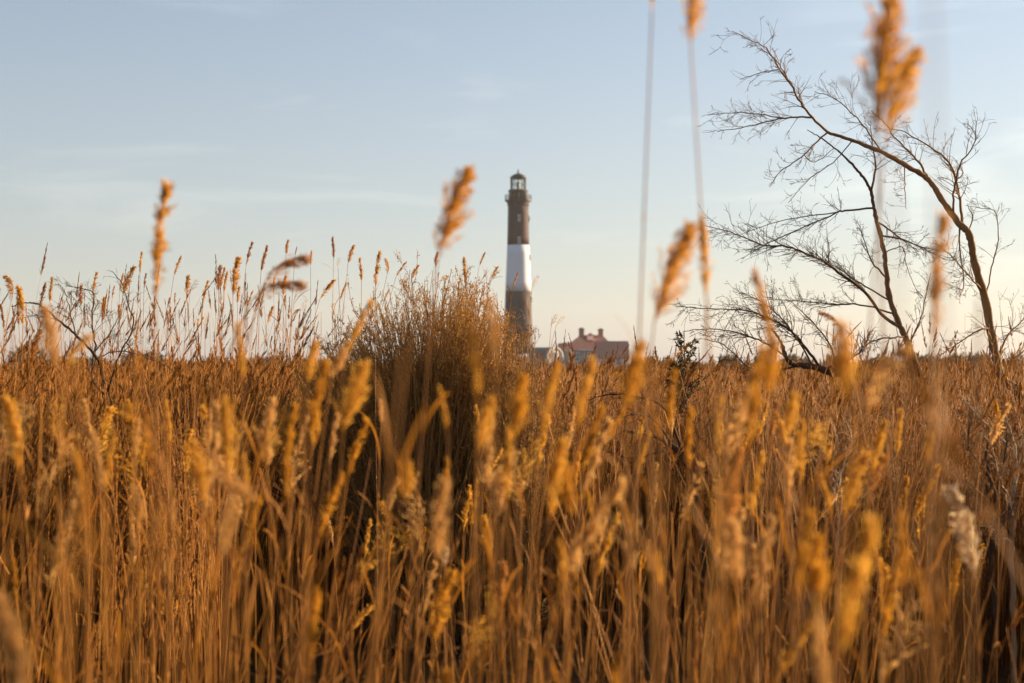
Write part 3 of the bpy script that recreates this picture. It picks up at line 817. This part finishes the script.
# front gable towards the viewer: steep red roof over a grey shaded wall
gx0, gx1, gm = X(562), X(599), X(579)
gy = -8.0
gt, gb = Z(336.5), Z(349.6)
Solid().box(gx0 + .5, gx1 - 1.2, gy, 0, 0, gb).obj('wall', M['house_wall'], ho)
poly('roof', [(gx0 - .3, gy - .5, gb), (gx1 - .3, gy - .5, gb - .9), (gx1 + .3, 2, gb - 1.4), (gx0 - .3, 2, gb), (gm, gy + 4.6, gt), (gm, 2, gt)],
     [(0, 1, 4), (1, 2, 5, 4), (2, 3, 5), (3, 0, 4, 5), (3, 2, 1, 0)], M['roof_red'], ho)
Solid().box(gx0 + .2, gx1 - .8, gy - .12, gy + .1, gb - .32, gb - .03).obj('cornice', M['trim'], ho)
def house_window(px, py, w, h, yy):
    fr = Solid().box(X(px) - w / 2, X(px) + w / 2, yy - .12, yy + .05, Z(py) - h / 2, Z(py) + h / 2).obj('window', M['trim'], ho)
    pn = Solid()
    for i in (-1, 1):
        for j in (-1, 1):
            pn.box(X(px) + i * w * .22 - w * .18, X(px) + i * w * .22 + w * .18, yy - .16, yy - .115, Z(py) + j * h * .23 - h * .2, Z(py) + j * h * .23 + h * .2)
    pn.obj('pane', M['pane'], fr)
house_window(575, 357, 1.5, 2.2, gy); house_window(586, 357, 1.5, 2.2, gy); 
# low left wing
Solid().box(X(557.5), X(567), -2, 5, 0, Z(350)).obj('wall', M['house_wall'], ho)
poly('roof', [(X(556.4), -2.6, Z(350)), (X(568), -2.6, Z(350)), (X(568), 5.6, Z(350)), (X(556.4), 5.6, Z(350)), (X(558.6), 1.2, Z(343.2)), (X(568), 1.2, Z(342.3))],
     [(0, 1, 5, 4), (1, 2, 5), (2, 3, 4, 5), (3, 0, 4), (3, 2, 1, 0)], M['roof_red'], ho)
# right wing, gable end to the sun
wx0, wx1 = X(594), X(625)
wy0, wy1, wm = -15.0, -6.0, -10.5
we, wr = Z(357.4), Z(341.6)
Solid().put([(wx0, wy0 + .5, 0), (wx1 - .6, wy0 + .5, 0), (wx1 - .6, wy1 - .5, 0), (wx0, wy1 - .5, 0), (wx0, wy0 + .5, we), (wx1 - .6, wy0 + .5, we), (wx1 - .6, wy1 - .5, we), (wx0, wy1 - .5, we), (wx0, wm, wr - .3), (wx1 - .6, wm, wr - .3)],
    [(0, 1, 5, 4), (1, 2, 6, 9, 5), (2, 3, 7, 6), (3, 0, 4, 8, 7), (4, 5, 9, 8), (9, 6, 7, 8), (3, 2, 1, 0)]).obj('wall', M['trim'], ho)
v = []
for x in (wx0 - .5, wx1):
    v += [(x, wy0, we), (x, wm, wr), (x, wy1, we), (x, wy0, we - .35), (x, wm, wr - .35), (x, wy1, we - .35)]
poly('roof', v, [(0, 1, 7, 6), (1, 2, 8, 7), (3, 9, 10, 4), (4, 10, 11, 5), (0, 6, 9, 3), (2, 5, 11, 8), (0, 3, 4, 1), (1, 4, 5, 2), (6, 7, 10, 9), (7, 8, 11, 10)], M['roof_red'], ho)
house_window(606, 361, 1.3, 1.9, wy0 + .5); house_window(614, 361, 1.3, 1.9, wy0 + .5)

# round-ended outbuilding
od = 352.0; so = od / F
oc = thing('vaulted_building', 'low round vaulted building with a white arched end between lighthouse and house', 'building', ((548 - HX) * so, od, 0), rz=R(38))
rad_o = 12.5 * so; hw = .5
zc = HC - (357 - HY) * so
a = np.linspace(0, math.pi, 21)
ln = 4.5
def vault(r, y0_, y1_, name, mat, base=0.0):
    pr = [(r * math.cos(t), zc + r * math.sin(t)) for t in a]
    pr = [(r, base)] + pr + [(-r, base)]
    n = len(pr)
    v = [(x, y0_, z) for x, z in pr] + [(x, y1_, z) for x, z in pr]
    f = [(i, i + 1, n + i + 1, n + i) for i in range(n - 1)] + [tuple(range(n - 1, -1, -1)), tuple(range(n, 2 * n))]
    return poly(name, v, f, mat, oc)
vault(rad_o * .72, -2.9, ln, 'wall', M['house_wall'])
vault(rad_o * .78, -2.2, ln + .3, 'roof', M['grey_roof'], zc - .3)
pr = []
for rr in (rad_o * .80, rad_o * .70):
    pr += [(rr, 0.0)] + [(rr * math.cos(t), zc + rr * math.sin(t)) for t in a] + [(-rr, 0.0)]
n = len(pr) // 2
v = [(x, -3.05, z) for x, z in pr] + [(x, -2.55, z) for x, z in pr]
f = []
for i in range(n - 1):
    f += [(i, i + 1, n + i + 1, n + i), (2 * n + i, 3 * n + i, 3 * n + i + 1, 2 * n + i + 1), (i, 2 * n + i, 2 * n + i + 1, i + 1), (n + i, n + i + 1, 3 * n + i + 1, 3 * n + i)]
poly('arch_trim', v, f, M['trim'], oc)
dr = Solid().box(-.75, .75, -3.0, -2.8, .3, zc + 1.5).obj('door', M['trim'], oc)
Solid().box(-.45, .45, -3.05, -2.99, zc - 1.0, zc + 1.1).obj('pane', M['pane'], dr)

# ------------------------------------------------------------------ far scrub and treeline (uncountable)
def thicket(name, label, spans, seed, mat, per=230, leaf=.7):
    r = np.random.default_rng(seed)
    g = Geo()
    for px0, px1, ytop, d in spans:
        w = (px1 - px0) / F * d; n = max(2, int(w / 3.0))
        for i in range(n):
            cx = (px0 - HX) / F * d + w * (i + r.uniform(.1, .9)) / n
            cy = d + r.uniform(-8, 14)
            H = HC - (ytop - HY) / F * d; H *= r.uniform(.45, 1.15)
            rad = r.uniform(1.4, 2.8)
            u = r.normal(0, 1, (per, 3)); u /= np.linalg.norm(u, axis=1, keepdims=True)
            B = np.array([cx, cy, H * .52]) + u * np.array([rad, rad, H * .5]) * r.uniform(.45, 1.0, (per, 1)) * (1 + .25 * np.sin(u[:, :1] * 7 + i))
            B[:, 2] = np.maximum(B[:, 2], .1)
            D = u * .5 + r.normal(0, .6, (per, 3)) + np.array([0, 0, .3]); D /= np.linalg.norm(D, axis=1, keepdims=True)
            S = np.cross(D, r.normal(0, 1, (per, 3))); S /= np.linalg.norm(S, axis=1, keepdims=True)
            ln = r.uniform(.6, 1.3, (per, 1)) * leaf
            g.diamonds(B, D * ln, S * ln * .4)
    o = link(name, g.mesh(name, mat, smooth=False))
    tag(o, label, 'scrub', kind='stuff')
thicket('treeline', 'dark far treeline along the horizon', [(-200, 70, 350, 270), (70, 140, 353, 280), (140, 260, 357, 300), (230, 330, 358, 320), (640, 760, 359, 300), (760, 1000, 357, 290), (960, 1250, 355, 270)], 51, M['scrub'], leaf=.9)
thicket('scrub', 'dark low scrub in front of the house', [(560, 600, 364, 150), (590, 640, 363, 155), (636, 700, 363, 150), (520, 570, 365, 150), (700, 800, 364, 160), (800, 980, 364, 150)], 52, M['scrub'], leaf=.45)

# ------------------------------------------------------------------ ground
m, nt, out = new_mat('marsh_ground')
n = nt.nodes
tc = n.new('ShaderNodeTexCoord')
nz = n.new('ShaderNodeTexNoise'); nz.inputs['Scale'].default_value = .9; nz.inputs['Detail'].default_value = 10; nz.inputs['Roughness'].default_value = .7
nt.links.new(tc.outputs['Object'], nz.inputs['Vector'])
rp = ramp(nt, [(.3, (.035, .018, .007)), (.55, (.08, .042, .013)), (.75, (.16, .08, .024))])
nt.links.new(nz.outputs['Fac'], rp.inputs[0])
b = n.new('ShaderNodeBsdfPrincipled'); b.inputs['Roughness'].default_value = .95; b.inputs['Specular IOR Level'].default_value = .1
nt.links.new(rp.outputs[0], b.inputs['Base Color'])
bp = n.new('ShaderNodeBump'); bp.inputs['Distance'].default_value = .1; bp.inputs['Strength'].default_value = .8
nt.links.new(nz.outputs['Fac'], bp.inputs['Height']); nt.links.new(bp.outputs[0], b.inputs['Normal'])
nt.links.new(b.outputs[0], out.inputs[0])
gx = np.concatenate([np.linspace(-1500, -60, 12), np.linspace(-40, 40, 41), np.linspace(60, 1500, 12)])
gyy = np.concatenate([np.linspace(-300, -10, 6), np.linspace(-5, 60, 40), np.linspace(80, 1500, 14)])
XX, YY = np.meshgrid(gx, gyy)
ZZ = .05 * np.sin(XX * .9 + 2) * np.sin(YY * .7) * ((np.abs(XX) < 60) & (YY < 90)) - .06
V = np.stack([XX, YY, ZZ], -1).reshape(-1, 3); nx = len(gx)
i = (np.arange(len(gyy) - 1)[:, None] * nx + np.arange(nx - 1)[None]).ravel()
g = Geo(); g.add(V, np.stack([i, i + 1, i + nx + 1, i + nx], -1))
o = link('ground', g.mesh('ground', m)); o['kind'] = 'structure'

hz_m, nt, out = new_mat('thin_air')
pv = nt.nodes.new('ShaderNodeVolumePrincipled'); pv.inputs['Density'].default_value = .00013; pv.inputs['Color'].default_value = (.93, .94, .96, 1)
pv.inputs['Anisotropy'].default_value = .2
nt.links.new(pv.outputs[0], out.inputs['Volume'])
o = Solid().box(-1600, 1600, -320, 1600, -1.3, 62).obj('haze', hz_m, None)
tag(o, None, None, kind='stuff')

# ------------------------------------------------------------------ labels for every reed, after all are placed
ORD = ['first', 'second', 'third', 'fourth', 'fifth', 'sixth', 'seventh', 'eighth', 'ninth', 'tenth', 'eleventh', 'twelfth', 'thirteenth', 'fourteenth', 'fifteenth', 'sixteenth',
       'seventeenth', 'eighteenth', 'nineteenth', 'twentieth', 'twenty-first', 'twenty-second', 'twenty-third', 'twenty-fourth', 'twenty-fifth', 'twenty-sixth', 'twenty-seventh', 'twenty-eighth', 'twenty-ninth', 'thirtieth']
def proj(p): return HX + p[0] / p[1] * F, HY - (p[2] - HC) / p[1] * F
ZONES = [(-999, 75, 'by the left edge'), (75, 165, 'around the small bare shrub'), (165, 235, 'midway between small shrub and bush'), (235, 320, 'just left of the round bush'), (320, 400, 'over the bush\'s left side'),
         (400, 500, 'over the round bush'), (500, 545, 'in line with the lighthouse'), (545, 640, 'in line with the house'), (640, 720, 'just right of the house'), (720, 860, 'under the bare boughs'),
         (860, 950, 'by the dark forked tree'), (950, 9999, 'by the right edge')]
buckets = {}
for e in reeds:
    tx, ty = proj(e['tip']); bx, by = proj(e['base']); d = e['base'][1]
    zi = next(i for i, z in enumerate(ZONES) if z[0] <= bx < z[1])
    if not e['plume']:
        cls = 'cane'
    elif by < 362 and d > 8:
        cls = 'sky'
    elif d < 3.0:
        cls = 'close'
    elif d < 5.5:
        cls = 'mid'
    else:
        cls = 'far'
    slope = (tx - bx) / max(1, abs(ty - by))
    pose = 'nodding' if e['style'] == 'nod' else 'plush' if e['style'] == 'plush' else 'fluffy' if e['style'] == 'fluffy' else 'wispy' if e['style'] == 'wisp' else 'upright' if abs(slope) < .16 else 'right-leaning' if slope > 0 else 'left-leaning'
    e.update(x=bx, y=by, zone=zi, cls=cls, pose=pose)
    key = (zi, cls, pose if cls != 'cane' else '', e['colour'] if cls != 'cane' else '')
    buckets.setdefault(key, []).append(e)
CLS = {'sky': 'slim sharp reed', 'close': 'hugely blurred reed', 'mid': 'large blurred reed', 'far': 'slender reed', 'cane': 'headless reed cane'}
GRP = {'sky': 'reeds standing against the sky', 'close': 'reeds close to the lens', 'mid': 'reeds in front of the bed', 'far': 'reeds at the edge of the bed', 'cane': 'bare reed canes'}
for (zi, cls, pose, colour), es in buckets.items():
    es.sort(key=lambda e: e['x'])
    for i, e in enumerate(es):
        if cls == 'cane':
            s = f"blurred {CLS[cls]} without plume {ZONES[zi][2]}"
        else:
            where = ZONES[zi][2]
            s = f"{CLS[cls]}, {pose} {colour} plume {where}"
        if len(es) > 1:
            s += f", {ORD[i]} from left"
        tag(e['o'], s, 'reed', GRP[cls])

# ------------------------------------------------------------------ sky, sun, camera
VEIL = (-.4, .9, 3.0, 4.2)
w = bpy.data.worlds.new('World'); scene.world = w; w.use_nodes = True
nt = w.node_tree; nt.nodes.clear(); n = nt.nodes
out = n.new('ShaderNodeOutputWorld'); bg = n.new('ShaderNodeBackground')
sky = n.new('ShaderNodeTexSky'); sky.sky_type = 'NISHITA'; sky.sun_disc = False
sky.sun_elevation = SUN_EL; sky.sun_rotation = SUN_AZ
sky.air_density = 1.0; sky.dust_density = .8; sky.ozone_density = 1.0; sky.altitude = 0
bg.inputs[1].default_value = .062
# thin wisps of cirrus
tc = n.new('ShaderNodeTexCoord'); mp = n.new('ShaderNodeMapping'); mp.inputs['Scale'].default_value = (3.2, 3.2, 22); mp.inputs['Rotation'].default_value = (R(3), R(7), 0); mp.inputs['Location'].default_value = (5.1, 2.7, 6.9)
nz = n.new('ShaderNodeTexNoise'); nz.inputs['Scale'].default_value = 1.3; nz.inputs['Detail'].default_value = 7; nz.inputs['Roughness'].default_value = .55; nz.inputs['Distortion'].default_value = .8
rp = ramp(nt, [(.55, (0, 0, 0)), (.76, (.5, .5, .5))])
mix = n.new('ShaderNodeMix'); mix.data_type = 'RGBA'
sc_ = n.new('ShaderNodeMix'); sc_.data_type = 'RGBA'; sc_.blend_type = 'MULTIPLY'; sc_.inputs[0].default_value = 1; sc_.inputs[7].default_value = (1.45, 1.33, 1.22, 1)
nt.links.new(tc.outputs['Generated'], mp.inputs[0]); nt.links.new(mp.outputs[0], nz.inputs['Vector']); nt.links.new(nz.outputs['Fac'], rp.inputs[0])
# a high thin veil, brightest towards the sun as real cirrostratus is
dot = n.new('ShaderNodeVectorMath'); dot.operation = 'DOT_PRODUCT'
dot.inputs[1].default_value = (math.sin(SUN_AZ) * math.cos(SUN_EL), math.cos(SUN_AZ) * math.cos(SUN_EL), math.sin(SUN_EL))
nt.links.new(tc.outputs['Generated'], dot.inputs[0])
vr = n.new('ShaderNodeMapRange'); vr.interpolation_type = 'SMOOTHSTEP'
vr.inputs['From Min'].default_value = VEIL[0]; vr.inputs['From Max'].default_value = VEIL[1]; vr.inputs['To Min'].default_value = VEIL[2]; vr.inputs['To Max'].default_value = VEIL[3]
nt.links.new(dot.outputs['Value'], vr.inputs['Value'])
vc = n.new('ShaderNodeVectorMath'); vc.operation = 'SCALE'; vc.inputs[0].default_value = (.96, .955, 1.05)
nt.links.new(vr.outputs['Result'], vc.inputs['Scale'])
veil = n.new('ShaderNodeMix'); veil.data_type = 'RGBA'; 
sx = n.new('ShaderNodeSeparateXYZ'); nt.links.new(tc.outputs['Generated'], sx.inputs[0])
vf = n.new('ShaderNodeMapRange'); vf.inputs['From Max'].default_value = .30; vf.inputs['To Min'].default_value = .60; vf.inputs['To Max'].default_value = .22
nt.links.new(sx.outputs['Z'], vf.inputs['Value']); nt.links.new(vf.outputs['Result'], veil.inputs[0])
nt.links.new(vc.outputs[0], veil.inputs[7])
nt.links.new(sky.outputs[0], veil.inputs[6])
nt.links.new(veil.outputs[2], sc_.inputs[6])
nt.links.new(rp.outputs[0], mix.inputs[0]); nt.links.new(veil.outputs[2], mix.inputs[6]); nt.links.new(sc_.outputs[2], mix.inputs[7])
nt.links.new(mix.outputs[2], bg.inputs[0]); nt.links.new(bg.outputs[0], out.inputs[0])

sl = bpy.data.lights.new('sun', 'SUN'); sl.energy = 5.0; sl.angle = R(.55); sl.color = (1, .73, .43)
so_ = bpy.data.objects.new('sun', sl); COL.objects.link(so_)
dirv = Vector((math.sin(SUN_AZ) * math.cos(SUN_EL), math.cos(SUN_AZ) * math.cos(SUN_EL), math.sin(SUN_EL)))
so_.rotation_euler = dirv.to_track_quat('Z', 'Y').to_euler(); so_.location = (20, 10, 20)

cam = bpy.data.cameras.new('camera'); co = bpy.data.objects.new('camera', cam); COL.objects.link(co)
co.location = (0, 0, HC); co.rotation_euler = (R(90), 0, 0)
cam.lens = 50; cam.sensor_width = 36; cam.shift_y = 20.5 / 1024
cam.clip_start = .05; cam.clip_end = 12000
cam.dof.use_dof = True; cam.dof.focus_distance = 13.2; cam.dof.aperture_fstop = 2.1
scene.camera = co

scene.view_settings.view_transform = 'Standard'; scene.view_settings.look = 'None'
scene.view_settings.exposure = 1.4; scene.view_settings.gamma = 1
c = scene.cycles
c.use_denoising = True
c.max_bounces = 8; c.volume_bounces = 0; c.diffuse_bounces = 4; c.glossy_bounces = 2; c.transmission_bounces = 5; c.transparent_max_bounces = 8
c.sample_clamp_indirect = 6
